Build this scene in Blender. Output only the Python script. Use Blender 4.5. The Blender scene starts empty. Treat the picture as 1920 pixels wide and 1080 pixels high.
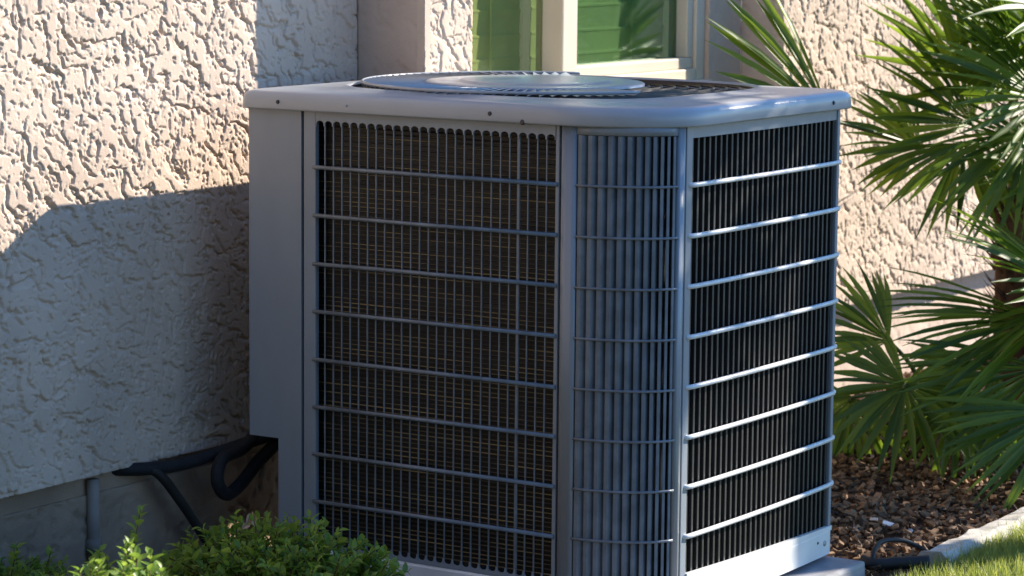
import bpy, bmesh, math, random
import numpy as np
from mathutils import Vector, Matrix
R_ = math.radians
rnd = random.Random(7)

# ------------------------------------------------------------------ camera
scene = bpy.context.scene
COL = scene.collection
FPX, YAW, PITCH, ROLL = 5356.67, .5679, .1321, .0096          # focal length in photo pixels, angles
GZ = .86                                                       # ground is z = 0
CAM = Vector((2.4796, -4.3446, .4894 + GZ))
Fv = Vector((-math.sin(YAW)*math.cos(PITCH), math.cos(YAW)*math.cos(PITCH), -math.sin(PITCH)))
Rv0 = Vector((math.cos(YAW), math.sin(YAW), 0)); Uv0 = Rv0.cross(Fv)
Rv = Rv0*math.cos(ROLL) + Uv0*math.sin(ROLL); Uv = Rv.cross(Fv)
cd = bpy.data.cameras.new('camera'); cam = bpy.data.objects.new('camera', cd); COL.objects.link(cam)
cam.matrix_world = Matrix(((Rv.x, Uv.x, -Fv.x, CAM.x), (Rv.y, Uv.y, -Fv.y, CAM.y), (Rv.z, Uv.z, -Fv.z, CAM.z), (0, 0, 0, 1)))
cd.sensor_width = 36; cd.lens = FPX/1920*36; cd.clip_start = .05; cd.clip_end = 2000
cd.dof.use_dof = True; cd.dof.focus_distance = 5.15; cd.dof.aperture_fstop = 11
scene.camera = cam
def pix(u, v, t): return CAM + (Fv + Rv*((u-960)/FPX) + Uv*((540-v)/FPX))*t     # pixel + distance -> point

# ------------------------------------------------------------------ sky and sun
SUN = Vector((1.0, 2.0, 1.15)).normalized()
EL = math.asin(SUN.z); AZ = math.atan2(SUN.x, SUN.y)
w = bpy.data.worlds.new('World'); scene.world = w; w.use_nodes = True
nt = w.node_tree; bg = nt.nodes['Background']
sky = nt.nodes.new('ShaderNodeTexSky'); sky.sky_type = 'NISHITA'; sky.sun_disc = False
sky.sun_elevation = EL; sky.sun_rotation = AZ; sky.air_density = 1.0; sky.dust_density = .0; sky.ozone_density = 7.0
nt.links.new(sky.outputs[0], bg.inputs[0]); bg.inputs[1].default_value = .138
sl = bpy.data.lights.new('sun', 'SUN'); sl.energy = 5; sl.angle = R_(.53); sl.color = (1, .90, .76)
so = bpy.data.objects.new('sun', sl); COL.objects.link(so); so.location = SUN*30
so.rotation_euler = SUN.to_track_quat('Z', 'Y').to_euler()
vs = scene.view_settings; vs.view_transform = 'Standard'; vs.look = 'None'; vs.gamma = 1; vs.use_curve_mapping = False
vs.exposure = 1.15

# ------------------------------------------------------------------ materials
def mat(name, col, rough=.6, var=0, scale=20, bump=0, bscale=200, metal=0, spec=.5, coat=0, col2=None, stretch=None, lo=.35, hi=.65):
    m = bpy.data.materials.new(name); m.use_nodes = True; n = m.node_tree.nodes; l = m.node_tree.links
    b = n['Principled BSDF']; b.inputs['Roughness'].default_value = rough; b.inputs['Metallic'].default_value = metal
    b.inputs['Specular IOR Level'].default_value = spec; b.inputs['Coat Weight'].default_value = coat
    b.inputs['Base Color'].default_value = (*col, 1)
    tc = n.new('ShaderNodeTexCoord'); src = tc.outputs['Object']
    if stretch:
        mp = n.new('ShaderNodeMapping'); mp.inputs['Scale'].default_value = stretch; l.new(src, mp.inputs[0]); src = mp.outputs[0]
    if var:
        t = n.new('ShaderNodeTexNoise'); t.inputs['Scale'].default_value = scale; t.inputs['Detail'].default_value = 6; l.new(src, t.inputs[0])
        r = n.new('ShaderNodeValToRGB'); c2 = col2 or tuple(c*(1-var) for c in col)
        r.color_ramp.elements[0].position = lo; r.color_ramp.elements[1].position = hi
        r.color_ramp.elements[0].color = (*c2, 1); r.color_ramp.elements[1].color = (*[min(1, c*(1+var*.4)) for c in col], 1)
        l.new(t.outputs[0], r.inputs[0]); l.new(r.outputs[0], b.inputs['Base Color'])
    if bump:
        t = n.new('ShaderNodeTexNoise'); t.inputs['Scale'].default_value = bscale; t.inputs['Detail'].default_value = 4; l.new(src, t.inputs[0])
        bp = n.new('ShaderNodeBump'); bp.inputs['Strength'].default_value = bump; bp.inputs['Distance'].default_value = .003
        l.new(t.outputs[0], bp.inputs['Height']); l.new(bp.outputs[0], b.inputs['Normal'])
    return m
def leafmat(name, c1, c2, scale=6, trans=.45, rough=.35):
    m = bpy.data.materials.new(name); m.use_nodes = True; n = m.node_tree.nodes; l = m.node_tree.links
    b = n['Principled BSDF']; b.inputs['Roughness'].default_value = rough
    ge = n.new('ShaderNodeNewGeometry'); tc = n.new('ShaderNodeTexCoord')
    t = n.new('ShaderNodeTexNoise'); t.inputs['Scale'].default_value = scale; l.new(tc.outputs['Object'], t.inputs[0])
    ad = n.new('ShaderNodeMath'); ad.operation = 'MULTIPLY_ADD'; ad.inputs[1].default_value = .55; l.new(ge.outputs['Random Per Island'], ad.inputs[0])
    mu = n.new('ShaderNodeMath'); mu.operation = 'MULTIPLY'; mu.inputs[1].default_value = .5; l.new(t.outputs[0], mu.inputs[0]); l.new(mu.outputs[0], ad.inputs[2])
    r = n.new('ShaderNodeValToRGB'); r.color_ramp.elements[0].position = .15; r.color_ramp.elements[1].position = .8
    r.color_ramp.elements[0].color = (*c1, 1); r.color_ramp.elements[1].color = (*c2, 1); l.new(ad.outputs[0], r.inputs[0])
    l.new(r.outputs[0], b.inputs['Base Color'])
    tr = n.new('ShaderNodeBsdfTranslucent'); hs = n.new('ShaderNodeHueSaturation'); hs.inputs['Value'].default_value = 1.7; hs.inputs['Hue'].default_value = .485
    l.new(r.outputs[0], hs.inputs['Color']); l.new(hs.outputs[0], tr.inputs[0])
    mx = n.new('ShaderNodeMixShader'); mx.inputs[0].default_value = trans
    l.new(b.outputs[0], mx.inputs[1]); l.new(tr.outputs[0], mx.inputs[2]); l.new(mx.outputs[0], n['Material Output'].inputs[0])
    return m
M = {}
M['stucco'] = mat('stucco', (.67, .535, .43), .92, .14, 3.5, .4, 420, spec=.15)
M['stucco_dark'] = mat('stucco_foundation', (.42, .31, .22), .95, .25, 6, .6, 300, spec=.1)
M['trim'] = mat('stucco_smooth', (.62, .49, .40), .92, .12, 5, .4, 350, spec=.15)
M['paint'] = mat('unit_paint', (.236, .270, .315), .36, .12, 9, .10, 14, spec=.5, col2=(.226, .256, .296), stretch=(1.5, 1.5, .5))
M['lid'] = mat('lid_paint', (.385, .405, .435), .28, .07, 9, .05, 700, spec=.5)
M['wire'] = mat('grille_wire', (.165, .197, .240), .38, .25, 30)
M['sunlit_wire'] = mat('sunlit_grille_wire', (.70, .71, .72), .32, .12, 30)  # wire colour paled for the right side: sunlight put into the colour
M['pan'] = mat('sunlit_pan_paint', (.70, .71, .72), .42, .10, 14)  # lighter than the cabinet: sun on its right side put into the colour
M['char'] = mat('charcoal_fin', (.022, .023, .025), .5, .2, 30)
M['black'] = mat('black_interior', (.006, .006, .007), .8)
M['seam'] = mat('seam_shadow_gap', (.03, .04, .05), .7)
M['backing'] = mat('louver_backing', (.045, .058, .078), .6, .2, 12)
M['coil'] = mat('coil_fin', (.010, .011, .0075), .55, .6, 6, col2=(.004, .004, .0035), stretch=(1, 1, 30))
M['tube'] = mat('coil_tube', (.21, .16, .065), .38, .5, 5, metal=.3, col2=(.010, .008, .006), stretch=(1.2, 1.2, 30), lo=.46, hi=.72)
M['guard'] = mat('fan_guard_wire', (.050, .036, .028), .6, .5, 30)
M['screw'] = mat('screw_steel', (.05, .05, .055), .4, metal=.6)
M['bolt'] = mat('bolt_zinc', (.5, .5, .5), .35, metal=.8)
M['pad'] = mat('pad_plastic', (.33, .33, .35), .7, .25, 15, .2, 200)
M['hose'] = mat('black_insulation', (.012, .012, .014), .75, .3, 60, .3, 500)
M['hose2'] = mat('dark_cable', (.02, .018, .014), .7, .3, 40)
M['conduit'] = mat('grey_conduit', (.26, .22, .18), .7, .3, 12)
M['frame'] = mat('vinyl_frame', (.66, .58, .47), .5, .05, 8)
M['slat'] = mat('blind_slat', (.74, .75, .64), .5, .06, 9)
M['cord'] = mat('blind_cord', (.7, .74, .6), .8)
M['room'] = mat('dark_room', (.02, .025, .022), .9)
M['mulch'] = mat('bark_mulch', (.07, .035, .018), .95, .7, 45, .9, 120)
M['lawn'] = mat('lawn_soil', (.045, .055, .02), .95, .5, 25, .6, 90)
M['curb'] = mat('concrete_curb', (.58, .54, .48), .9, .3, 20, .6, 160)
M['poly'] = mat('drip_pipe', (.010, .012, .016), .6)
M['bark'] = mat('palm_fibre', (.12, .06, .028), .9, .6, 25, .8, 90, stretch=(1, 1, .25))
M['twig'] = mat('twig', (.14, .09, .05), .9, .4, 30)
M['pinkscrap'] = mat('pink_scrap', (.60, .42, .32), .8, .3, 40)
M['palm'] = leafmat('palm_leaf', (.020, .070, .010), (.16, .26, .022), 4, .45, .45)
M['petiole'] = mat('palm_petiole', (.11, .15, .035), .5, .4, 20)
M['shrub'] = leafmat('shrub_leaf', (.08, .18, .022), (.25, .37, .06), 9, .48, .42)
M['grass'] = leafmat('grass_blade', (.10, .18, .03), (.34, .38, .09), 5, .45, .5)
def chipmat():
    m = bpy.data.materials.new('bark_chip'); m.use_nodes = True; n = m.node_tree.nodes; l = m.node_tree.links
    g = n.new('ShaderNodeNewGeometry'); r = n.new('ShaderNodeValToRGB')
    for p, c in ((.0, (.020, .010, .005)), (.45, (.075, .034, .015)), (.8, (.17, .085, .038)), (1., (.36, .21, .11))):
        e = r.color_ramp.elements[0] if p == 0 else (r.color_ramp.elements[1] if p == 1. else r.color_ramp.elements.new(p)); e.position = p; e.color = (*c, 1)
    l.new(g.outputs['Random Per Island'], r.inputs[0]); l.new(r.outputs[0], n['Principled BSDF'].inputs['Base Color']); n['Principled BSDF'].inputs['Roughness'].default_value = .85
    return m
M['chip'] = chipmat()
def glassmat(nm, tint):
    m = bpy.data.materials.new(nm); m.use_nodes = True; n = m.node_tree.nodes; l = m.node_tree.links; n.remove(n['Principled BSDF'])
    t = n.new('ShaderNodeBsdfTransparent'); t.inputs[0].default_value = tint
    g = n.new('ShaderNodeBsdfGlossy'); g.inputs['Roughness'].default_value = .04; g.inputs[0].default_value = (.8, .95, .85, 1)
    ge = n.new('ShaderNodeNewGeometry'); dt = n.new('ShaderNodeVectorMath'); dt.operation = 'DOT_PRODUCT'; l.new(ge.outputs['Normal'], dt.inputs[0]); l.new(ge.outputs['Incoming'], dt.inputs[1])
    ab = n.new('ShaderNodeMath'); ab.operation = 'ABSOLUTE'; l.new(dt.outputs['Value'], ab.inputs[0])
    su = n.new('ShaderNodeMath'); su.operation = 'SUBTRACT'; su.inputs[0].default_value = 1; l.new(ab.outputs[0], su.inputs[1])
    po = n.new('ShaderNodeMath'); po.operation = 'POWER'; po.inputs[1].default_value = 5; l.new(su.outputs[0], po.inputs[0])
    f = n.new('ShaderNodeMath'); f.operation = 'MULTIPLY_ADD'; f.inputs[1].default_value = .94; f.inputs[2].default_value = .05; l.new(po.outputs[0], f.inputs[0]); x = n.new('ShaderNodeMixShader')
    l.new(f.outputs[0], x.inputs[0]); l.new(t.outputs[0], x.inputs[1]); l.new(g.outputs[0], x.inputs[2]); l.new(x.outputs[0], n['Material Output'].inputs[0])
    return m
M['glass'] = glassmat('green_glass', (.76, .79, .64, 1)); M['glass2'] = glassmat('shaded_double_glass', (.58, .68, .56, 1))  # darker tint holds the right pane's double glazing and the wall's shade

# ------------------------------------------------------------------ helpers
def thing(name, label, cat, loc, group=None):
    o = bpy.data.objects.new(name, None); COL.objects.link(o); o.location = loc; o.empty_display_size = .1
    o['label'] = label; o['category'] = cat
    if group: o['group'] = group
    return o
ORG = {}
def origin(o):
    p = Vector((0, 0, 0))
    while o: p += Vector(o.location); o = o.parent
    return p
def link(name, me, parent=None, loc=None, kind=None):
    o = bpy.data.objects.new(name, me); COL.objects.link(o)
    if parent: o.parent = parent
    if loc is not None: o.location = loc
    if kind: o['kind'] = kind
    return o
def mesh(name, V, Fc, m, smooth=False, off=None):
    me = bpy.data.meshes.new(name)
    if off is not None: V = [(v[0]-off[0], v[1]-off[1], v[2]-off[2]) for v in V]
    me.from_pydata([tuple(v) for v in V], [], Fc); me.materials.append(m)
    if smooth: me.polygons.foreach_set('use_smooth', [True]*len(me.polygons))
    me.update(); return me
def build(name, V, Fc, m, parent=None, smooth=False, kind=None):      # V in world coordinates
    return link(name, mesh(name, V, Fc, m, smooth, origin(parent) if parent else None), parent, kind=kind)
class MB:
    def __init__(s): s.V = []; s.F = []
    def add(s, V, Fc):
        n = len(s.V); s.V += [Vector(v) for v in V]; s.F += [[i+n for i in f] for f in Fc]; return s
    def box(s, a, b, bev=0):
        (x0, y0, z0), (x1, y1, z1) = a, b
        if bev <= 0:
            return s.add([(x0,y0,z0),(x1,y0,z0),(x1,y1,z0),(x0,y1,z0),(x0,y0,z1),(x1,y0,z1),(x1,y1,z1),(x0,y1,z1)],
                         [(0,3,2,1),(4,5,6,7),(0,1,5,4),(1,2,6,5),(2,3,7,6),(3,0,4,7)])
        bm = bmesh.new(); bmesh.ops.create_cube(bm, size=1)
        for v in bm.verts: v.co = Vector(((x0+x1)/2+v.co.x*(x1-x0), (y0+y1)/2+v.co.y*(y1-y0), (z0+z1)/2+v.co.z*(z1-z0)))
        bmesh.ops.bevel(bm, geom=bm.edges[:], offset=bev, segments=2, affect='EDGES', profile=.6)
        bm.verts.index_update(); s.add([v.co.copy() for v in bm.verts], [[v.index for v in f.verts] for f in bm.faces]); bm.free(); return s
    def tube(s, pts, r, n=8, cap=True):
        pts = [Vector(p) for p in pts]; rr = r if isinstance(r, (list, tuple)) else [r]*len(pts); V = []; Fc = []; up = None
        for i, p in enumerate(pts):
            t = (pts[min(i+1, len(pts)-1)] - pts[max(i-1, 0)]).normalized()
            if up is None: up = t.orthogonal().normalized()
            up = (up - t*up.dot(t)).normalized(); sd = t.cross(up)
            for k in range(n):
                a = 2*math.pi*k/n; V.append(p + (up*math.cos(a) + sd*math.sin(a))*rr[i])
        for i in range(len(pts)-1):
            for k in range(n): Fc.append((i*n+k, i*n+(k+1)%n, (i+1)*n+(k+1)%n, (i+1)*n+k))
        if cap: Fc.append(tuple(range(n))[::-1]); Fc.append(tuple((len(pts)-1)*n+k for k in range(n)))
        return s.add(V, Fc)
    def prism(s, poly, a, b):          # poly: points p; extruded from f=a(p) to f=b(p) (functions -> world)
        n = len(poly); V = [a(p) for p in poly] + [b(p) for p in poly]
        return s.add(V, [tuple(range(n))[::-1], tuple(range(n, 2*n))] + [(i, (i+1)%n, n+(i+1)%n, n+i) for i in range(n)])
    def build(s, name, m, parent=None, smooth=False, kind=None): return build(name, s.V, s.F, m, parent, smooth, kind)
def smooth_path(pts, n=8):
    pts = [Vector(p) for p in pts]; P = [pts[0]] + pts + [pts[-1]]; out = []
    for i in range(1, len(P)-2):
        for k in range(n):
            t = k/n; a, b, c, d = P[i-1], P[i], P[i+1], P[i+2]
            out.append(.5*((2*b)+(c-a)*t+(2*a-5*b+4*c-d)*t*t+(3*b-a-3*c+d)*t**3))
    return out + [pts[-1]]
# ------- gradient noise on numpy arrays
def hsh(ix, iy, seed):
    h = (ix.astype(np.int64)*374761393 + iy.astype(np.int64)*668265263 + seed*974711) & 0xffffffff
    h = ((h ^ (h >> 13))*1274126177) & 0xffffffff
    return ((h ^ (h >> 16)) & 0xffff)/65536.0
def perlin(x, y, seed=0):
    ix = np.floor(x); iy = np.floor(y); fx = x-ix; fy = y-iy
    u = fx*fx*fx*(fx*(fx*6-15)+10); v = fy*fy*fy*(fy*(fy*6-15)+10)
    def g(a, b):
        t = hsh(ix+a, iy+b, seed)*2*np.pi; return np.cos(t)*(fx-a) + np.sin(t)*(fy-b)
    n0 = g(0,0)*(1-u)+g(1,0)*u; n1 = g(0,1)*(1-u)+g(1,1)*u
    return (n0*(1-v)+n1*v)*1.5
def sst(a, b, x): t = np.clip((x-a)/(b-a), 0, 1); return t*t*(3-2*t)
def stucco_h(a, b, seed, amp=1.0):
    """hand-trowelled lace stucco: thin overlapping skins that end in ragged lips, thickness in metres"""
    def warp(a, b, sd):
        wa = a + .020*perlin(a*14, b*14, sd+1) + .0065*perlin(a*55, b*55, sd+2) + .0018*perlin(a*130, b*130, sd+12)
        wb = b + .020*perlin(a*14, b*14, sd+3) + .0065*perlin(a*55, b*55, sd+4) + .0018*perlin(a*130, b*130, sd+13)
        return wa, wb
    def lips(sd, f, depth, wid, back, bias):
        def fld(a, b):
            wa, wb = warp(a, b, sd); return perlin((wa*.8+wb*.6)*f, (wb*.8-wa*.6)*f*1.25, sd+5)
        n = fld(a, b); e = .0015; gx = (fld(a+e, b)-fld(a-e, b))/(2*e); gy = (fld(a, b+e)-fld(a, b-e))/(2*e); gm = np.sqrt(gx*gx+gy*gy)+f*.35
        d = n/gm                                               # signed distance to the lip, >0 on the skin
        face = (gx*.72+gy*.69)/gm                              # lips mostly face one way, as the trowel left them
        m = sst(bias-.1, bias+.4, face + .55*perlin(a*f*.55, b*f*.55, sd+6))
        drop = sst(.0, wid, -d)*(1-sst(wid, back, -d))          # falls sharply at the lip, then feathers out again
        groove = np.exp(-((-d-wid*.9)/(wid*.75))**2)            # dark undercut right below the lip
        return -depth*m*(drop + 2.3*groove)
    dens = .65 + .35*sst(-.3, .3, perlin(a*4.5, b*4.5, seed+20))
    h = lips(seed, 15, .0032, .0022, .040, .08) + lips(seed+31, 26, .0028, .0021, .024, .18) + .7*lips(seed+57, 46, .0024, .0020, .012, .42)
    pits = sst(.44, .56, perlin(a*70+seed, b*82, seed+61)*(.6+.8*sst(-.2, .4, perlin(a*9, b*9, seed+63))))
    return amp*(h*dens - .0015*pits + .0002*perlin(a*170, b*170, seed+10) + .0022*perlin(a*3.5, b*3.5, seed+11) + .0010*perlin(a*12, b*12, seed+14))
def axis(lo, hi, flo, fhi, fine, coarse):
    A = [np.arange(lo, flo, coarse)] if flo-lo > coarse*.5 else []
    A.append(np.linspace(max(lo, flo), min(hi, fhi), max(2, int((min(hi, fhi)-max(lo, flo))/fine)), endpoint=False))
    if hi-fhi > coarse*.5: A.append(np.arange(fhi, hi, coarse))
    return np.append(np.concatenate(A), hi)
def relief(name, A, B, place, m, parent, seed, amp, skirt=.03):
    """height-field slab: A x B grid, place(a, b, h) -> xyz arrays; the rim is folded back by skirt so it has thickness"""
    a, b = np.meshgrid(A, B, indexing='ij'); h = stucco_h(a, b, seed, amp)
    na, nb = a.shape
    P = np.stack(place(a, b, h), -1).reshape(-1, 3) - np.array(origin(parent))
    idx = np.arange(na*nb).reshape(na, nb)
    q = np.stack([idx[:-1,:-1], idx[1:,:-1], idx[1:,1:], idx[:-1,1:]], -1).reshape(-1, 4)
    ring = np.concatenate([idx[:,0], idx[-1,1:], idx[-2::-1,-1], idx[0,-2:0:-1]])
    PB = np.stack(place(a, b, np.full_like(h, -skirt)), -1).reshape(-1, 3)[ring] - np.array(origin(parent))
    k = np.arange(len(ring)); k2 = (k+1) % len(ring); base = na*nb
    sq = np.stack([ring[k2], ring[k], base+k, base+k2], -1)
    P = np.concatenate([P, PB]); q = np.concatenate([q, sq])
    me = bpy.data.meshes.new(name); me.vertices.add(len(P)); me.vertices.foreach_set('co', P.ravel())
    me.loops.add(q.size); me.loops.foreach_set('vertex_index', q.ravel().astype(np.int32))
    me.polygons.add(len(q)); me.polygons.foreach_set('loop_start', np.arange(len(q), dtype=np.int32)*4)
    me.update(calc_edges=True); me.validate(); me.materials.append(m)
    sm = np.zeros(len(q), bool); sm[:len(q)-len(sq)] = True; me.polygons.foreach_set('use_smooth', sm)
    return link(name, me, parent)

# ------------------------------------------------------------------ ground
XA = -1.08                       # plane of the house wall
mb = MB(); mb.add([(-300,-300,-.02),(300,-300,-.02),(300,300,-.02),(-300,300,-.02)], [(0,1,2,3)])
g = mb.build('ground', M['lawn']); g['kind'] = 'structure'
def curb_x(y): return .085 + (0 if y < 1.6 else 1.15*float(sst(1.6, 3.0, np.array(y))))
ys = np.linspace(-3.2, 7, 150); V = []; Fc = []
NX = 26
for y in ys:
    xe = curb_x(y)
    for k in range(NX):
        x = -1.14 + (xe+.03+1.14)*k/(NX-1); V.append((x, y, .004 + .016*float(perlin(np.array(x*6.), np.array(y*6.), 3))*(0 if k in (0, NX-1) else 1)))
for i in range(len(ys)-1):
    for k in range(NX-1): Fc.append((i*NX+k, i*NX+k+1, (i+1)*NX+k+1, (i+1)*NX+k))
o = build('mulch_bed', V, Fc, M['mulch'], None, True); o['kind'] = 'structure'
# bark chips lying on the bed
V = []; Fc = []
for i in range(16000):
    near = i < 13000
    y = rnd.uniform(.75, 3.6) if near else rnd.uniform(-1.6, .7); x = rnd.uniform(-.93, min(curb_x(y), .25)-.01)
    if -.98 < x < .11 and -.12 < y < .74: continue
    L = rnd.uniform(.004, .013); W = L*rnd.uniform(.3, .7); T = .003; a = rnd.uniform(0, 6.28)
    q = Matrix.Rotation(a, 3, 'Z') @ Matrix.Rotation(rnd.gauss(0, .45), 3, 'X') @ Matrix.Rotation(rnd.gauss(0, .45), 3, 'Y')
    c = Vector((x, y, .016+rnd.uniform(0, .02))); b = len(V)
    for s in ((-L,-W,-T),(L,-W*.6,-T),(L*.8,W,-T),(-L*.7,W*.8,-T),(-L,-W,T),(L,-W*.6,T),(L*.8,W,T),(-L*.7,W*.8,T)): V.append(c + q @ Vector(s))
    Fc += [tuple(b+j for j in f) for f in ((0,3,2,1),(4,5,6,7),(0,1,5,4),(1,2,6,5),(2,3,7,6),(3,0,4,7))]
o = build('bark_chips', V, Fc, M['chip'], None, kind='stuff'); o['label'] = 'brown bark chips scattered over the planting bed'; o['category'] = 'mulch'
# concrete edging between bed and lawn
V = []; Fc = []; yy = np.linspace(.98, 6.5, 160); prof = [(-.04, -.03), (-.036, .028), (-.022, .042), (.02, .044), (.036, .030), (.042, -.03)]
for j, y in enumerate(yy):
    for (dx, z) in prof: V.append((curb_x(y)+.03+dx+.005*rnd.uniform(-1, 1), y, z+.004*rnd.uniform(-1, 1)))
n = len(prof)
for j in range(len(yy)-1):
    for k in range(n-1): Fc.append((j*n+k, j*n+k+1, (j+1)*n+k+1, (j+1)*n+k))
Fc += [tuple(range(n))[::-1], tuple((len(yy)-1)*n+k for k in range(n))]
o = build('curb', V, Fc, M['curb'], None); o['label'] = 'pale concrete edging strip between the mulch bed and the lawn'; o['category'] = 'edging'
# grass blades
V = []; Fc = []
for i in range(30000):
    y = rnd.uniform(.55, 2.3); x = curb_x(y) + .055 + abs(rnd.gauss(0, .25)) if i % 3 else curb_x(y)+rnd.uniform(.045, .3)
    if y < 1.0 and x < .14: continue
    h = rnd.uniform(.02, .055); a = rnd.uniform(0, 6.28); wd = rnd.uniform(.0012, .0024); ln = h*rnd.uniform(.1, .8)
    d = Vector((math.cos(a), math.sin(a), 0)); s = Vector((-d.y, d.x, 0))*wd; p = Vector((x, y, -.01)); b = len(V)
    V += [p-s, p+s, p+d*ln*.3+Vector((0,0,h*.6))+s*.8, p+d*ln*.3+Vector((0,0,h*.6))-s*.8, p+d*ln+Vector((0,0,h+.01))]
    Fc += [(b, b+1, b+2, b+3), (b+3, b+2, b+4)]
o = build('lawn_grass', V, Fc, M['grass'], None, kind='stuff'); o['label'] = 'sunlit short lawn grass beside the concrete edging'; o['category'] = 'grass'

# ------------------------------------------------------------------ house
house = thing('stucco_house', 'beige house wall in rough trowelled stucco with a green glass window behind the air conditioner', 'house', (XA, 1.0, 0))
ZS = .265                        # bottom edge of the stucco
ZT = 2.7
XP, YP0, YP1 = -.906, .613, .796 # pilaster
XC, YC = -.955, 2.345            # projecting wall right of the window
WY0, WY1, WZ0, WZ1 = .86, 2.17, .915, 2.1    # window opening
relief('wall', axis(-3.5, YP0, -.78, YP0, .0021, .05), axis(ZS, ZT, ZS, 1.17, .0021, .05), lambda a, b, h: (XA+h, a, b), M['stucco'], house, 11, 1.0)
# pilaster: return face and front face
relief('pilaster_side', axis(XA-.02, XP, XA, XP, .005, .05), axis(ZS, ZT, .95, 1.2, .005, .05), lambda a, b, h: (a, YP0-h, b), M['trim'], house, 23, .35, .02)
relief('pilaster_front', axis(YP0, YP1, YP0, YP1, .0025, .05), axis(ZS, ZT, .95, 1.2, .0025, .05), lambda a, b, h: (XP+h, a, b), M['stucco'], house, 37, 1.0, .02)
MB().box((XA-.05, YP0+.004, ZS), (XP-.006, YP1, ZT)).build('pilaster_core', M['trim'], house)
# wall round the window
for (a0, a1, b0, b1, sd) in ((YP1+.001, WY0, ZS, ZT, 41), (WY1, YC-.001, ZS, ZT, 43), (WY0+.001, WY1-.001, ZS, WZ0, 45), (WY0+.001, WY1-.001, WZ1, ZT, 47)):
    relief('wall', axis(a0, a1, a0, a1, .007, .05), axis(b0, b1, max(b0, .9), min(b1, 1.25) if b0 < 1.2 else b0+.01, .007, .06), lambda a, b, h: (XA+h, a, b), M['trim'], house, sd, .3, .12)
relief('wall_return', axis(XA-.02, XC, XA, XC, .006, .05), axis(ZS, ZT, .2, 1.3, .006, .05), lambda a, b, h: (a, YC-h, b), M['trim'], house, 51, .3, .02)
relief('wall', axis(YC, 8.5, YC, 4.4, .0036, .06), axis(ZS, ZT, ZS, 1.22, .0036, .06), lambda a, b, h: (XC+h, a, b), M['stucco'], house, 61, 1.0)
# foundation below the stucco edge
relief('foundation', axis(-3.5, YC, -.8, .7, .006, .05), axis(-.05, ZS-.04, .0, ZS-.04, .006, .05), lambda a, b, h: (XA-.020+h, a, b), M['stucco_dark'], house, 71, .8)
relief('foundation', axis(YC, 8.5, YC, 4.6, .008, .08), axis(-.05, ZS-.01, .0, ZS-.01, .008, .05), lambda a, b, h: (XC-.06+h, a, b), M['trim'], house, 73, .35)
MB().box((XA-.08, -3.5, ZS-.045), (XA-.026, YC, ZS+.002)).build('weep_screed', M['stucco_dark'], house)
MB().box((XA-.3, -3.5, ZS-.3), (XA-.15, 8.5, WZ0-.1)).box((XA-.3, -3.5, WZ1+.08), (XA-.15, 8.5, ZT)).build('wall_backing', M['room'], house)
MB().box((XA-2.5, -3.7, ZT+.002), (XA+.28, 8.7, ZT+.12), .01).build('roof_eave', M['trim'], house)
# window
wn = bpy.data.objects.new('window', None); COL.objects.link(wn); wn.parent = house; wn.location = (0, .5, 1.0)
XG = XA-.055
def fr(y0, y1, z0, z1, x0=XA-.09, x1=XA-.012, nm='frame', bev=.004): return MB().box((x0, y0, z0), (x1, y1, z1), bev).build(nm, M['frame'], wn)
fr(WY0, WY0+.04, WZ0, WZ1); fr(WY1-.045, WY1, WZ0, WZ1); fr(WY0+.04, WY1-.045, WZ0, WZ0+.03); fr(WY0+.04, WY1-.045, WZ1-.04, WZ1)
fr(1.445, 1.512, WZ0+.03, WZ1-.04, XA-.075, XA+.002, 'mullion')
fr(1.512, WY1-.045, WZ0+.03, WZ0+.058, XA-.07, XA-.022, 'sash_rail'); fr(WY1-.075, WY1-.045, WZ0+.058, WZ1-.04, XA-.07, XA-.022, 'sash_stile')
fr(WY0-.02, WY1+.02, WZ0-.045, WZ0+.001, XA-.05, XA+.004, 'window_sill', .006)
def pane(y0, y1, z0, z1, m='glass'): MB().box((XG-.004, y0, z0), (XG, y1, z1)).build('glass_pane', M[m], wn)
pane(WY0+.04, 1.445, WZ0+.03, WZ1-.04); pane(1.512, WY1-.075, WZ0+.058, WZ1-.04, 'glass2')
for (y0, y1) in ((WY0+.05, 1.42), (1.47, WY1-.06)):
    sm = MB().box((-.0015, 0, -.033), (.0015, y1-y0, .033)).box((.0015, .0, .027), (.003, y1-y0, .031))
    me = mesh('slat', sm.V, sm.F, M['slat'])
    z = WZ0+.02
    while z < WZ1-.02:
        s = link('slat', me, wn, Vector((XG-.05, y0, z+.03)) - origin(wn)); s.rotation_euler = (rnd.gauss(0, .004), .05, 0); z += .059
    for fy in (.25, .72): MB().box((XG-.0395, y0+(y1-y0)*fy, WZ0), (XG-.0375, y0+(y1-y0)*fy+.006, WZ1)).build('blind_cord', M['cord'], wn)

# ------------------------------------------------------------------ air conditioner
ac = thing('air_conditioner', 'large grey air conditioner condenser unit with louvred grille sides and a wide rounded lid', 'air conditioner', (-.45, .38, .06))
ZL, ZB, Z0 = .968, .124, .062    # underside of lid, top and bottom of base pan
Z1BAR, DZ = .86, .092            # topmost crossbar and spacing
XL, XN, XS = -.895, -.767, -.736
RX, RY = .195, .115              # rounded front corner
YE = .752
def bow(y): t = (y-RY)/(YE-RY); return .007*4*t*(1-t)
def corner(t, off=0):            # t 0..1 from left face to right face
    a = t*math.pi/2; cx, cy = -RX, RY
    x = cx + RX*math.sin(a); y = cy - RY*math.cos(a); nx, ny = RY*math.sin(a), -RX*math.cos(a); L = math.hypot(nx, ny)
    return Vector((x+nx/L*off, y+ny/L*off, 0))
def rightp(y, off=0): return Vector((bow(y)+off, y, 0))
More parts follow.
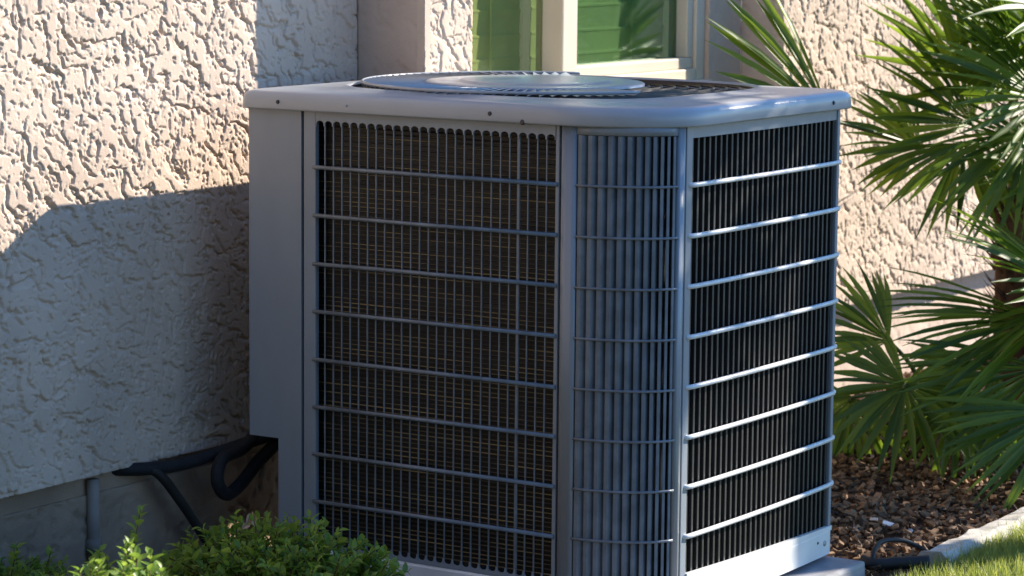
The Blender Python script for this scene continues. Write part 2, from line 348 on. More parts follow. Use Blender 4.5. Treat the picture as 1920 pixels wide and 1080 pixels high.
# base pan: full footprint
def footprint(off, nc=14):
    P = [Vector((XL+.07-off, YE+off, 0)), Vector((XL+.07-off, -off, 0)), Vector((-RX, -off, 0))]
    P += [corner(k/nc, off) for k in range(1, nc)] + [rightp(RY+(YE-.03-RY)*k/8, off) for k in range(9)]
    P += [Vector((-.03+.03*math.cos(a)+off*math.cos(a), YE-.03+.03*math.sin(a)+off*math.sin(a), 0)) for a in (.4, .8, 1.2, 1.57)]
    return P
def prism_fp(P, z0, z1, bev=.006):
    mb = MB(); n = len(P); c = sum(P, Vector())/n
    rings = [[p + Vector((0,0,z0)) for p in P], [p + Vector((0,0,z1-bev)) for p in P], [p + (c-p).normalized()*bev + Vector((0,0,z1)) for p in P]]
    V = [v for r in rings for v in r]; Fc = [tuple(range(n))[::-1], tuple(range(2*n, 3*n))]
    for j in range(2): Fc += [(j*n+i, j*n+(i+1)%n, (j+1)*n+(i+1)%n, (j+1)*n+i) for i in range(n)]
    return mb.add(V, Fc)
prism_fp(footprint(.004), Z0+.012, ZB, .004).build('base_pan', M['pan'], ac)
for (x, y) in ((-.7, .1), (-.12, .1), (-.7, .65), (-.10, .65)): MB().box((x-.03, y-.03, Z0-.001), (x+.03, y+.03, Z0+.014)).build('foot', M['char'], ac)
# service panel with the pipe cut-out low down, folded edges
zst = .329
P = [(XL, zst), (XL+.07, zst), (XL+.07, ZB+.001), (XN-.003, ZB+.001), (XN-.003, ZL), (XL, ZL)]
mb = MB(); mb.prism(P, lambda p: (p[0], .0, p[1]), lambda p: (p[0], .012, p[1]))
mb.box((XL, .0125, zst), (XL+.003, .70, ZL)); mb.build('service_panel', M['paint'], ac)
MB().box((XN-.0028, .006, ZB+.002), (XN+.0028, .010, ZL)).build('seam', M['seam'], ac)
MB().box((XL+.004, .60, ZB), (-.08, .612, ZL)).build('rear_panel', M['paint'], ac)
# left grille panel
gl = bpy.data.objects.new('grille_panel', None); COL.objects.link(gl); gl.parent = ac
XR = -.199
zt, zb = .949, .126+.006
NS = 27; pit = (XR-.004-XS)/NS
def scallop(top):
    pts = []
    for i in range(NS):
        x0 = XS+i*pit+.0014; x1 = XS+(i+1)*pit-.0014; cx = (x0+x1)/2; r = (x1-x0)/2
        base = (zt-.006 if top else zb+.006); sgn = 1 if top else -1
        pts += [(x0-.0014, base-sgn*.004), (x0, base-sgn*.004)] + [(cx-r*math.cos(a), base+sgn*.006*math.sin(a)) for a in (.0, .5, 1.05, 1.57, 2.09, 2.64, 3.14)] + [(x1, base-sgn*.004)]
    pts.append((XR-.004, pts[-1][1])); return pts
def rail(top):
    pts = scallop(top); edge = ZL if top else ZB+.001; mb = MB(); V = []; Fc = []
    for (x, z) in pts: V += [(x, 0, z), (x, 0, edge), (x, .0035, z), (x, .0035, edge)]
    for i in range(len(pts)-1):
        a, b = 4*i, 4*i+4; Fc += [(a, b, b+1, a+1), (a+2, a+3, b+3, b+2), (a, a+2, b+2, b)]
    return mb.add(V, Fc)
rail(True).build('top_rail', M['paint'], gl); rail(False).build('bottom_rail', M['paint'], gl)
MB().box((XN+.003, 0, ZB+.001), (XS-.0002, .012, ZL), .0015).build('stile', M['paint'], gl)
MB().box((XR-.0038, 0.001, ZB+.001), (XR+.004, .012, ZL), .0015).build('stile', M['paint'], gl)
bm1 = MB().box((-.0013, .0015, 0), (.0013, .0040, zt-zb-.004), .0005); me_thin = mesh('louver_bar', bm1.V, bm1.F, M['wire'])
bm2 = MB().box((-.0029, .0005, 0), (.0029, .0045, zt-zb-.004), .001); me_thick = mesh('louver_bar', bm2.V, bm2.F, M['wire'])
for i in range(1, NS):
    link('louver_bar', me_thick if i == 23 else me_thin, gl, Vector((XS+i*pit, 0.0008+rnd.uniform(0, .0006), zb+.002)) - origin(gl))
for j in range(8):
    z = Z1BAR - j*DZ; V = []; mb = MB(); xm = XS+(XR-XS)*rnd.uniform(.36, .42)
    pts = [(XS-.004, -.0018, z+rnd.uniform(-.0005, .0005)), (xm, -.0014+rnd.uniform(-.001, .001), z+rnd.uniform(-.001, .0008)), (XR+.002, -.0014, z+rnd.uniform(-.0008, .0008))]
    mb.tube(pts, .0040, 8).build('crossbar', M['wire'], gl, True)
# round the front corner: vertical louvre blades
gc = bpy.data.objects.new('corner_louver', None); COL.objects.link(gc); gc.parent = ac
def arcstrip(t0, t1, z0, z1, thick, n=8, off=0):
    V = []; Fc = []
    for k in range(n+1):
        t = t0+(t1-t0)*k/n
        for o_ in (off, off-thick):
            c = corner(t, o_); V += [(c.x, c.y, z0), (c.x, c.y, z1)]
    for k in range(n):
        a, b = 4*k, 4*k+4; Fc += [(a, b, b+1, a+1), (a+2, a+3, b+3, b+2), (a+1, b+1, b+3, a+3), (a, a+2, b+2, b)]
    Fc += [(0, 1, 3, 2), (4*n, 4*n+2, 4*n+3, 4*n+1)]
    return MB().add(V, Fc)
T0, T1 = .115, .885
arcstrip(.02, T0, ZB+.001, ZL, .014, 3, .001).build('post', M['paint'], gc, True)
arcstrip(T1, .985, ZB+.001, ZL, .014, 3, .001).build('post', M['paint'], gc, True)
arcstrip(T0, T1, .951, ZL, .008).build('top_rail', M['paint'], gc, True)
arcstrip(T0, T1, ZB+.001, .135, .008).build('bottom_rail', M['paint'], gc, True)
arcstrip(T0, T1, ZB+.002, ZL-.002, .002, 10, -.026).build('backing_sheet', M['backing'], gc, True)
NF = 12
for i in range(NF):
    t = T0+(T1-T0)*(i+.5)/NF; c = corner(t, -.001); c2 = corner(min(1, t+.075), -.021)
    d = (c2-c); s = Vector((-d.y, d.x, 0)).normalized()*.0009
    mid = (c+c2)/2 + corner(t, .0)*0
    lip = corner(t-.022, -.001)
    MB().prism([lip+s*0, c-s, c2-s, c2+s, c+s*1.0+Vector((0,0,0)), lip+corner(t,-.002)-corner(t,0)], lambda p: (p.x, p.y, .136), lambda p: (p.x, p.y, .950)).build('louver_blade', M['wire'], gc)
for j in range(8):
    z = Z1BAR-j*DZ
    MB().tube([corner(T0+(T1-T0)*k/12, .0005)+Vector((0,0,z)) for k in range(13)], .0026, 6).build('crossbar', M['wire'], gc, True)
# right grille: charcoal vertical fins, crossbars coloured pale as if sunlit
gr = bpy.data.objects.new('side_grille', None); COL.objects.link(gr); gr.parent = ac
MB().box((-.012, RY+.002, ZB+.001), (.0015, .139, ZL), .002).build('stile', M['paint'], gr)
V = []; mb = MB()
for (z0, z1, nm) in ((.944, ZL, 'top_rail'), (ZB-.003, .146, 'bottom_rail')):
    mb = MB(); V = []; Fc = []; n = 16
    for k in range(n+1):
        y = .139+(.735-.139)*k/n; p = rightp(y, .0036 if nm == 'bottom_rail' else -.001); zz = z1 if nm == 'top_rail' else z1-.016*k/n
        V += [(p.x, y, z0), (p.x, y, zz), (p.x-.008, y, z0), (p.x-.008, y, zz)]
    for k in range(n):
        a, b = 4*k, 4*k+4; Fc += [(a, b, b+1, a+1), (a+2, a+3, b+3, b+2), (a+1, b+1, b+3, a+3), (a, a+2, b+2, b)]
    Fc += [(0, 1, 3, 2), (4*n, 4*n+2, 4*n+3, 4*n+1)]
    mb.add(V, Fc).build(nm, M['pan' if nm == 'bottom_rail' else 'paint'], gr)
fm = MB().box((-.012, -.0034, 0), (-.001, .0034, .944-.128), .001); me_fin = mesh('fin', fm.V, fm.F, M['char'])
NFIN = 29
for i in range(NFIN):
    y = .148+(.716-.148)*i/(NFIN-1); p = rightp(y, -.004)
    link('fin', me_fin, gr, Vector((p.x, y, .127)) - origin(gr))
pp = rightp(.727)
MB().box((pp.x-.010, .721, ZB+.001), (pp.x+.002, .733, ZL), .003).build('post', M['paint'], gr)
for j in range(8):
    z = Z1BAR-j*DZ
    pts = [Vector((-.008, .128, z)), Vector((.001, .131, z)), rightp(.137, .0035)+Vector((0,0,z))] + [rightp(.15+(.735-.15)*k/14, .0045)+Vector((0,0,z)) for k in range(15)]
    pts = pts[:-1] + [rightp(.728, .003)+Vector((0,0,z)), Vector((-.002, .742, z)), Vector((-.014, .753, z)), Vector((-.03, .757, z))]
    MB().tube(pts, .0048, 8).build('crossbar', M['sunlit_wire'], gr, True)
# coil behind all grilles: fin sheet and the rows of tubes
CP = [Vector((XL+.075, .030, 0)), Vector((-.215, .030, 0))] + [corner(k/8, -.034) for k in range(1, 8)] + [rightp(y, -.030) for y in (.14, .3, .5, .68)] + [Vector((-.04, .735, 0)), Vector((-.075, .750, 0)), Vector((-.5, .752, 0))]
V = []; Fc = []
for p in CP: V += [(p.x, p.y, ZB), (p.x, p.y, ZL-.001)]
for i in range(len(CP)-1): Fc.append((2*i, 2*i+2, 2*i+3, 2*i+1))
build('coil', V, Fc, M['coil'], ac)
mb = MB(); z = ZB+.012
while z < ZL-.01:
    mb.tube([Vector((p.x, p.y, z+rnd.uniform(-.0006, .0006))) + Vector((.0, -.004, 0)) for p in CP[:2]], .0013, 5, False); z += .0088
mb.build('coil_tubes', M['tube'], ac, kind='stuff')
MB().box((XL+.08, .06, ZB), (-.07, .59, ZL-.02)).build('inner_shroud', M['black'], ac)
# lid: pressed sheet with a rolled rim, squarish opening, dark fan guard and a light cover plate
LC = Vector((-.447, .385, 0)); NL = 240
def lid_out(th, off):
    d = Vector((math.cos(th), math.sin(th), 0)); lo, hi = 0, 1.2
    def inside(p):
        x0, x1, y0, y1 = XL-off, .012+off-.006, -off, YE+.012+off
        if p.x < x0 or p.x > x1 or p.y < y0 or p.y > y1: return False
        def cor(cx, cy, rx, ry, sx, sy):
            dx, dy = (p.x-cx)*sx, (p.y-cy)*sy
            return not (dx > 0 and dy > 0 and (dx/rx)**2+(dy/ry)**2 > 1)
        r = .02; rx, ry = .24, .17; r2 = .045
        return cor(x0+r, y0+r, r, r, -1, -1) and cor(x0+r2, y1-r2, r2, r2, -1, 1) and cor(x1-r2, y1-r2, r2, r2, 1, 1) and cor(x1-rx, y0+ry, rx, ry, 1, -1)
    for _ in range(26):
        m = (lo+hi)/2
        if inside(LC+d*m): lo = m
        else: hi = m
    return LC + d*lo
def squir(th, r, n=3.6):
    c, s = math.cos(th), math.sin(th); k = (abs(c)**n+abs(s)**n)**(-1/n); return LC + Vector((c*k*r*1.03, s*k*r*.97, 0))
TH = [2*math.pi*k/NL for k in range(NL)]
extra = [math.atan2(q.y-LC.y, q.x-LC.x) % (2*math.pi) for q in (Vector((XL, 0, 0)),) for _ in (0,)]
TH = sorted(TH + [e+d for e in extra for d in (-.03, -.018, -.009, -.004, 0, .004, .009, .018, .03)]); NL = len(TH)
rings = []
for (off, z) in ((.000, .969), (.013, .966), (.0145, .969), (.0135, .984), (.0125, .990), (.0085, .9965), (.001, 1.0005), (-.012, 1.0025), (-.03, 1.0035)):
    rings.append([lid_out(t, off)+Vector((0,0,z)) for t in TH])
for (f, z) in ((1.03, 1.006), (1.0, 1.0095), (.985, 1.009), (.975, 1.002), (.975, .96)):
    rings.append([squir(t, .347*f)+Vector((0,0,z)) for t in TH])
V = [v for r in rings for v in r]; Fc = []
for j in range(len(rings)-1): Fc += [(j*NL+i, j*NL+(i+1)%NL, (j+1)*NL+(i+1)%NL, (j+1)*NL+i) for i in range(NL)]
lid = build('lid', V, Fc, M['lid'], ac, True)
mb = MB(); mb.add([squir(t, .338)+Vector((0,0,.975)) for t in TH], [tuple(range(NL))]); mb.build('fan_well', M['black'], lid)
for k in range(15):
    r = .338*(1-.062*k); zz = 1.004+.008*(k/15)
    pts = [squir(2*math.pi*i/72, r, 3.6-1.6*k/15)+Vector((0,0,zz)) for i in range(73)]
    MB().tube(pts, .0024, 5, False).build('guard_ring', M['guard'], lid)
for k in range(12):
    a = 2*math.pi*k/12+.1
    MB().tube([squir(a, .345, 3.4)+Vector((0,0,1.001)), squir(a, .2)+Vector((0,0,1.0055)), squir(a, .03)+Vector((0,0,1.009))], .0022, 5).build('guard_spoke', M['guard'], lid)
# centre cover and the ring of radial louvre vanes on the light side
N = 96; rings = []; PC = LC + Vector((-.04, -.005, 0))
for (r, z) in ((.215, 1.004), (.215, 1.0135), (.211, 1.0155), (.17, 1.0165), (.163, 1.0150), (.15, 1.0150), (.145, 1.0185), (.138, 1.0195), (.01, 1.0205)):
    rings.append([PC+Vector((math.cos(2*math.pi*i/N)*r, math.sin(2*math.pi*i/N)*r, z)) for i in range(N)])
V = [v for r in rings for v in r]; Fc = [tuple((len(rings)-1)*N+i for i in range(N))]
for j in range(len(rings)-1): Fc += [(j*N+i, j*N+(i+1)%N, (j+1)*N+(i+1)%N, (j+1)*N+i) for i in range(N)]
build('centre_cover', V, Fc, M['lid'], lid, True)
NV = 92; R0, R1 = .212, .338; ct, sn = math.cos(.42), math.sin(.42)
vm = MB(); hw0, hw1 = .0062, .0096
def vp(r, w, up): return (r, w*ct - up*sn, w*sn + up*ct)
vm.add([vp(R0, -hw0, 0), vp(R1, -hw1, 0), vp(R1, hw1, 0), vp(R0, hw0, 0), vp(R0, -hw0, .0012), vp(R1, -hw1, .0012), vp(R1, hw1, .0012), vp(R0, hw0, .0012)],
       [(0,3,2,1),(4,5,6,7),(0,1,5,4),(1,2,6,5),(2,3,7,6),(3,0,4,7)])
me_v = mesh('vane', vm.V, vm.F, M['lid'])
for i in range(NV):
    a = 360*i/NV
    if not 108 < a < 338: continue
    o = link('vane', me_v, lid, PC + Vector((0, 0, 1.0105)) - origin(lid)); o.rotation_euler = (0, 0, math.radians(a))
arc = [PC + Vector((math.cos(math.radians(a))*.336, math.sin(math.radians(a))*.336, 1.0135)) for a in range(106, 340, 3)]
MB().tube(arc, .0032, 6).build('vane_ring', M['lid'], lid, True)
def screw(P, nrm, r, m, par, nm='screw'):
    P = Vector(P); nrm = Vector(nrm).normalized(); MB().tube([P-nrm*.004, P+nrm*.001, P+nrm*.0028], [r, r, r*.7], 10).build(nm, m, par)
for x in (-.815, -.655, -.335): screw((x, -.0135, .981), (0, -1, 0), .0042 if x != -.655 else .0025, M['screw'] if x != -.655 else M['lid'], lid)
screw((-.265, -.0125, .969), (0, -1, 0), .0055, M['screw'], lid, 'rivet')
screw((.0195, .665, .981), (1, 0, 0), .0042, M['screw'], lid)
screw((.006, .700, .100), (1, 0, 0), .006, M['bolt'], ac, 'bolt'); screw((.006, .668, .106), (1, 0, 0), .003, M['screw'], ac)

pd = MB().box((-.99, -.14, -.01), (.070, .76, .0615), .008).build('equipment_pad', M['pad']); pd['label'] = 'light grey flat equipment pad under the air conditioner'; pd['category'] = 'pad'

# ------------------------------------------------------------------ pipes and hoses by the foundation
def hose(name, pts, r, m, label, cat):
    o = MB().tube(smooth_path(pts), r, 10).build(name, m, None, True); o['label'] = label; o['category'] = cat
XH = -.985
hose('refrigerant_line', [(XA-.05, -.17, .262), (XA+.0, -.12, .258), (XA+.035, -.05, .258), (XA+.06, .04, .268), (XH+.03, .15, .30), (-.86, .25, .33), (-.80, .32, .34)], .013, M['hose'], 'black insulated refrigerant line running from the wall under the stucco edge to the unit', 'pipe')
hose('drain_loop', [(XH+.02, .20, .36), (XH+.005, .10, .285), (XH-.005, .035, .265), (XH, .012, .225), (XH, .04, .193), (XH, .085, .205), (XH+.01, .14, .25), (-.93, .20, .31), (-.85, .28, .36), (-.80, .32, .36)], .0135, M['hose'], 'black hose hanging in a loop beside the unit above the shrub', 'hose')
hose('cable', [(XA-.02, -.11, .256), (XA+.025, -.09, .25), (XA+.04, -.04, .19), (XA+.05, .02, .11), (XA+.06, .07, .03), (XA+.065, .09, -.01)], .010, M['hose2'], 'dark cable running slanted down the foundation to the ground', 'cable')
o = MB().tube([(XA-.012, -.235, -.02), (XA-.012, -.235, .256)], .0125, 12).tube([(XA-.012, -.235, .11), (XA-.012, -.235, .14)], .0165, 12).build('conduit', M['conduit'], None, True)
o['label'] = 'grey vertical conduit against the foundation left of the hose loop'; o['category'] = 'conduit'
hose('drip_pipe', [pix(1618, 1052, 5.82), pix(1640, 1058, 5.80), pix(1680, 1056, 5.80), pix(1742, 1053, 5.80)], .013, M['poly'], 'black irrigation pipe lying at the end of the concrete edging', 'pipe')
hose('drip_tube', [pix(1636, 1050, 5.80), pix(1640, 1030, 5.82), pix(1655, 1015, 5.86), pix(1690, 1013, 5.9), pix(1720, 1024, 5.92), pix(1745, 1040, 5.90)], .005, M['poly'], 'thin black drip tube arching over the mulch', 'tube')

# ------------------------------------------------------------------ fan palms
def frond_mesh(seed, nseg, L, spread, droop, wmax=.011, cup=.12):
    r = random.Random(seed); mb = MB(); S = (0, .12, .28, .45, .62, .8, .93, 1.0)
    for i in range(nseg):
        a = -spread + 2*spread*(i+.5)/nseg + r.gauss(0, .018); Ls = L*(.74+.26*math.cos(a*.8))*r.uniform(.86, 1.06)
        d = Vector((math.sin(a), math.cos(a), 0)); s = Vector((d.y, -d.x, 0)); da = 2*spread/nseg
        bend = r.gauss(0, .05); dr = droop*r.uniform(.6, 1.5); tw = r.gauss(0, .35); V = []; Fc = []
        for k, u in enumerate(S):
            p = d*(u*Ls) + s*(bend*u*u*Ls) + Vector((0, 0, cup*u*Ls*(1-u*.5) - dr*u**2.4*Ls))
            wd = min(u*Ls*da*.52, wmax*r.uniform(.92, 1.0))*(1 if u < .5 else max(.03, 1-((u-.5)/.5)**1.6)); wd = max(wd, .0005)
            fold = .55*wd; ca, sa = math.cos(tw*u), math.sin(tw*u)
            e = s*ca + Vector((0,0,sa)); nn = Vector((0,0,ca)) - s*sa
            V += [p - e*wd + nn*fold, p, p + e*wd + nn*fold]
        for k in range(len(S)-1): Fc += [(3*k, 3*k+1, 3*k+4, 3*k+3), (3*k+1, 3*k+2, 3*k+5, 3*k+4)]
        mb.add(V, Fc)
    return mesh('frond', mb.V, mb.F, M['palm'], True)
FM = {}
def frond(palm, crown, hub, axis_, up, key):
    """hub: where the segments meet; axis_: direction of the middle segment; crown: where the stalk starts"""
    if key not in FM: FM[key] = frond_mesh(*key)
    hub = Vector(hub); y = Vector(axis_).normalized(); z = Vector(up); z = (z - y*z.dot(y)).normalized(); x = y.cross(z)
    mx = Matrix.Translation(hub-origin(palm)) @ Matrix((x, y, z)).transposed().to_4x4(); o = link('frond', FM[key], palm); o.matrix_local = mx
    c = Vector(crown); mid = (c+hub)/2 + Vector((0, 0, .06*(hub-c).length)) 
    inv = mx.inverted()
    pts = [inv @ (p-origin(palm)) for p in smooth_path([c, mid, hub, hub+y*.015], 4)]
    q = MB().tube(pts, [.007-.0035*i/(len(pts)-1) for i in range(len(pts))], 6); me = mesh('petiole', q.V, q.F, M['petiole'])
    link('petiole', me, o)
    return o
def trunk(palm, pts, r0, r1, n=10, fib=520, seed=1):
    P = smooth_path(pts, 6); rr = [r0+(r1-r0)*i/(len(P)-1) for i in range(len(P))]; mb = MB().tube(P, rr, n); r = random.Random(seed)
    for i in range(fib):                                    # old leaf bases and fibre sticking out
        k = r.randrange(len(P)-1); t = (P[k+1]-P[k]).normalized(); a = r.uniform(0, 6.28); e = t.orthogonal().normalized(); e = Matrix.Rotation(a, 3, t) @ e
        b = P[k].lerp(P[k+1], r.random()) + e*rr[k]*.8; Ln = r.uniform(.03, .12); s = t.cross(e)*r.uniform(.002, .010); tip = b + e*Ln*r.uniform(.35, .8) + t*Ln*r.uniform(.4, 1)
        mb.add([b-s, b+s, b+t*.012+e*.004, tip], [(0, 1, 3), (1, 2, 3), (2, 0, 3), (0, 2, 1)])
    return mb.build('trunk', M['bark'], palm)
UP = Vector((0, 0, 1))
def toward(u0, v0, t0, u1, v1, t1): return pix(u1, v1, t1) - pix(u0, v0, t0)
def ring(palm, crown, n, seed, petl=(.25, .42), L=(.34, .44), el=(-.3, 1.3), skip=None):
    r = random.Random(seed)
    for i in range(n):
        a = 2*math.pi*(i*.382 % 1) + r.uniform(-.25, .25); e = el[0]+(el[1]-el[0])*((i+.5)/n) + r.gauss(0, .08)
        d = Vector((math.cos(a)*math.cos(e), math.sin(a)*math.cos(e), math.sin(e)))
        if skip and skip(d): continue
        hub = Vector(crown) + d*r.uniform(*petl); ax = (d + Vector((0, 0, -.35))).normalized()
        if hub.x < XC+.12: continue
        frond(palm, crown, hub, ax, UP + d*-.3 + Vector((r.gauss(0, .2), r.gauss(0, .2), 0)), (100+r.randrange(4), 24, round(r.uniform(*L), 1), 1.45, .22))
# palm in view at the right, trunk at the frame edge
pb = Vector((-.40, 2.66, 0))
palm = thing('fan_palm', 'bright green fan palm with brown fibrous trunk at the right edge against the wall', 'palm', pb, 'fan palms')
cr = pix(1905, 400, 7.5)
trunk(palm, [pb+Vector((0, 0, -.03)), pb.lerp(cr, .5)+Vector((.01, 0, -.02)), cr+Vector((0, 0, .03))], .085, .055)
def fp(hu, hv, ht, au, av, at_, key, up=None, crown=None, pl=None):
    frond(pl or palm, crown or cr, pix(hu, hv, ht), toward(hu, hv, ht, au, av, at_), up or (-Fv*.75+UP*.6), key)
fp(1822, 232, 7.30, 1705, 40, 7.15, (1, 26, .42, 1.15, .06))
fp(1806, 268, 7.20, 1770, 480, 7.05, (2, 20, .28, 1.25, .12), -Fv+UP*.3)
fp(1722, 280, 7.35, 1600, 215, 7.30, (3, 18, .24, 1.35, .15))
fp(1905, 60, 7.35, 1790, -60, 7.2, (4, 26, .42, 1.3, .08))
fp(1960, 190, 7.10, 1790, 120, 6.95, (5, 26, .40, 1.3, .10))
fp(1985, 330, 7.15, 1850, 290, 6.95, (6, 26, .36, 1.4, .15))
fp(1925, 250, 7.05, 1890, 440, 6.85, (7, 24, .34, 1.2, .25), -Fv+UP*.2)
fp(1990, 30, 7.2, 1880, 10, 7.0, (8, 26, .42, 1.3, .10))
fp(1850, 150, 7.6, 1840, -40, 7.6, (5, 26, .40, 1.3, .10))
fp(1560, 225, 7.15, 1370, 75, 7.05, (9, 12, .43, .62, .03, .017), -Fv+UP*.8)
ring(palm, cr+Vector((0, 0, .05)), 16, 5, (.3, .5), (.36, .42), (.1, 1.35), skip=lambda d: d.x < -.1 or (d.x*Fv.x+d.y*Fv.y) < -.6)
# small shaded palm close behind the unit
sb = Vector((-.42, 2.15, 0))
palm2 = thing('fan_palm', 'low dark green shaded fan palm just right of the unit, fronds radiating over the mulch', 'palm', sb, 'fan palms')
c2 = sb + Vector((0, 0, .14)); trunk(palm2, [sb+Vector((0, 0, -.03)), sb+Vector((0, 0, .08)), c2], .05, .04, 8, 90, 3)
fp(1697, 722, 6.75, 1660, 900, 6.60, (11, 34, .26, 2.75, .10), -Fv+UP*.45, c2, palm2)
fp(1668, 640, 6.95, 1560, 560, 6.95, (12, 16, .22, 1.1, .10), -Fv+UP*.6, c2, palm2)
fp(1790, 745, 6.8, 1830, 900, 6.7, (13, 22, .24, 1.5, .25), -Fv+UP*.5, c2, palm2)
fp(1600, 745, 7.0, 1530, 850, 7.0, (13, 22, .24, 1.5, .25), -Fv+UP*.5, c2, palm2)
# third palm, mostly beyond the right edge
tb = Vector((.02, 2.42, 0))
palm3 = thing('fan_palm', 'glossy fan palm at the lower right edge drooping over the concrete edging', 'palm', tb, 'fan palms')
c3 = tb + Vector((-.05, 0, .34)); trunk(palm3, [tb+Vector((0, 0, -.03)), tb+Vector((-.02, 0, .18)), c3], .07, .055, 9, 160, 4)
fp(1960, 605, 6.75, 1720, 625, 6.65, (21, 24, .42, .75, .14), -Fv*.6+UP*.9, c3, palm3)
fp(1955, 690, 6.65, 1790, 830, 6.45, (22, 26, .38, 1.0, .14), -Fv*.9+UP*.6, c3, palm3)
fp(1985, 770, 6.50, 1880, 950, 6.35, (23, 24, .34, 1.1, .15), -Fv+UP*.5, c3, palm3)
fp(1870, 700, 6.95, 1780, 780, 6.9, (24, 20, .28, 1.2, .2), -Fv+UP*.6, c3, palm3)
fp(2010, 560, 6.7, 1900, 500, 6.6, (5, 26, .40, 1.3, .10), -Fv*.5+UP, c3, palm3)
ring(palm3, c3, 12, 9, (.28, .42), (.34, .4), (.0, 1.2), skip=lambda d: d.x < .1)
# tall palm outside the frame: it shades the lid and the right side of the unit
qb = Vector((.98, 2.72, 0)); c4 = Vector((.95, 2.62, 2.12))
palm4 = thing('fan_palm', 'tall fan palm standing right of the picture whose crown shades the unit', 'palm', qb, 'fan palms')
trunk(palm4, [qb+Vector((0, 0, -.03)), qb+Vector((.04, .02, .8)), c4], .10, .06, 10, 300, 6)
ring(palm4, c4, 28, 12, (.22, .36), (.32, .38), (-.25, 1.35))

# unseen fifth palm, added outside the frame to shade the low palms and mulch
fb = Vector((.45, 3.40, 0)); c5 = Vector((.43, 3.36, .85))
added_palm5 = thing('fan_palm', 'bushy fan palm, unseen, added beyond the right edge to shade the mulch bed', 'palm', fb, 'fan palms')
trunk(added_palm5, [fb+Vector((0, 0, -.03)), fb+Vector((.02, .01, .4)), c5], .09, .06, 10, 200, 7)
ring(added_palm5, c5, 22, 21, (.25, .40), (.34, .40), (-.2, 1.35))

# ------------------------------------------------------------------ shrubs
def leaf_mesh(seed):
    r = random.Random(seed); L, W = .021, .0062; V = []; Fc = []
    S = ((0, .15), (.2, .75), (.45, 1), (.72, .72), (.92, .28), (1, .03))
    for (u, wv) in S:
        z = -.25*u*u*L; V += [(-W*wv, u*L, z+.35*W*wv), (0, u*L, z), (W*wv, u*L, z+.35*W*wv)]
    for k in range(len(S)-1): Fc += [(3*k, 3*k+1, 3*k+4, 3*k+3), (3*k+1, 3*k+2, 3*k+5, 3*k+4)]
    return [Vector(v) for v in V], Fc
LV, LF = leaf_mesh(1)
def shrub(base, rx, ry, h, nst, label, seed, sprigs=()):
    r = random.Random(seed); t = thing('shrub', label, 'shrub', base, 'low shrubs in front of the unit'); lf = MB(); st = MB(); base = Vector(base)
    ends = []
    for i in range(nst):
        a = r.uniform(0, 6.28); q = math.sqrt(r.random()); e = base + Vector((math.cos(a)*q*rx, math.sin(a)*q*ry, h*(1-.45*q*q)*r.uniform(.72, 1.04))); ends.append((e, r.uniform(.05, .10)))
    for s in sprigs: ends.append((Vector(s), .13))
    for (e, ln) in ends:
        b = base + (e-base)*.25; b.z = base.z+.02; mid = b.lerp(e, .6) + Vector((r.gauss(0, .015), r.gauss(0, .015), .02)); P = smooth_path([b, mid, e], 5)
        st.tube(P, [.0022-.0014*k/(len(P)-1) for k in range(len(P))], 4, False)
        d = (P[-1]-P[-3]).normalized(); n = int(ln/.0055); ph = r.uniform(0, 6)
        for k in range(n):
            p = e - d*ln*(k/n); ang = ph + k*2.4; o_ = d.orthogonal().normalized(); o_ = Matrix.Rotation(ang, 3, d) @ o_
            y = (o_*r.uniform(.6, 1.1) + d*(.9-.7*k/n) + Vector((0, 0, .25))).normalized(); z = (UP*1.0 + d*.6 + Vector((r.gauss(0, .3), r.gauss(0, .3), 0))); z = (z-y*z.dot(y)).normalized(); x = y.cross(z)
            s = r.uniform(.65, 1.25)*(.75 if k < 2 else 1); mtx = Matrix((x, y, z)).transposed()
            lf.add([p + mtx @ (v*s) for v in LV], LF)
    f = lf.build('foliage', M['shrub'], t, True, kind='stuff'); st.build('stems', M['twig'], t, kind='stuff')
    return t
shrub((-.06, -1.36, 0), .17, .13, .475, 190, 'bright sunlit small-leaved shrub with yellow-green leaves at lower left', 3)
shrub((-.62, -.72, 0), .20, .16, .265, 150, 'shaded green shrub with one tall sprig below the conduit', 13, [(-.60, -.68, .335)])
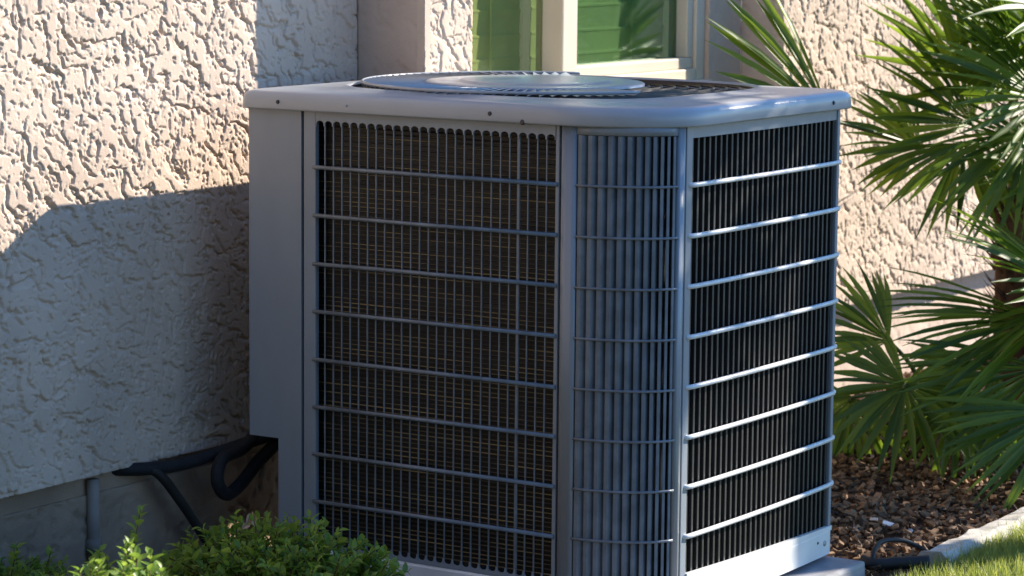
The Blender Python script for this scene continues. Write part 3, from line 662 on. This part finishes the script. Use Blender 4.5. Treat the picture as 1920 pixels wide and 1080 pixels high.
shrub((-.55, -.36, 0), .31, .20, .268, 320, 'dark green small-leaved shrub in shade against the corner of the unit', 5)
shrub((-1.0, -.62, 0), .24, .18, .22, 130, 'low shaded green shrub by the foundation at the left edge', 8)
# curled pale pink leaf-shaped scraps over the shaded shrub
c = pix(468, 972, 5.08); mb = MB()
for (dx, dz, a, L) in ((0, 0, .4, .026), (.008, -.004, -.2, .03), (-.006, -.012, .9, .022)):
    y = (Rv*math.sin(a)+Uv*math.cos(a)); x = y.cross(-Fv); x.normalize()
    V = []
    for u in (0, .3, .6, 1.): 
        wv = .006*math.sin(math.pi*min(.97, max(.08, u))); V += [c+Rv*dx+Uv*dz+y*(u-.4)*L-x*wv-Fv*.004, c+Rv*dx+Uv*dz+y*(u-.4)*L+Fv*.003*u, c+Rv*dx+Uv*dz+y*(u-.4)*L+x*wv-Fv*.005]
    mb.add(V, [f for k in range(3) for f in ((3*k, 3*k+1, 3*k+4, 3*k+3), (3*k+1, 3*k+2, 3*k+5, 3*k+4))])
o = mb.build('pink_scrap', M['pinkscrap']); o['label'] = 'curled pale pink leaf-shaped scraps over the shaded shrub'; o['category'] = 'leaf'
# unseen dark foliage block added behind the camera to cut low sky light
def sky_blocker(x0, x1, y, h, th, label, seed):
    r = random.Random(seed); t = thing('sky_blocker', label, 'sky_blocker', ((x0+x1)/2, y, 0)); mb = MB()
    nx, nz = 60, 20; V = []
    for i in range(nx+1):
        for k in range(nz+1):
            V.append((x0+(x1-x0)*i/nx, y+r.uniform(-.12, .12), h*k/nz+r.uniform(-.05, .05)*(k > 0)))
    F0 = [(i*(nz+1)+k, (i+1)*(nz+1)+k, (i+1)*(nz+1)+k+1, i*(nz+1)+k+1) for i in range(nx) for k in range(nz)]
    mb.add(V, F0); mb.box((x0, y-th, 0), (x1, y-.15, h-.1)); mb.build('foliage', M['sky_blocker'], t, kind='stuff')
M['sky_blocker'] = mat('dark_blocker', (.02, .03, .014), .8, .4, 8)
sky_blocker(-9, 9, -7.0, 4.6, 1.0, 'tall dark foliage block, unseen, added behind the viewer to cut low sky light', 2)
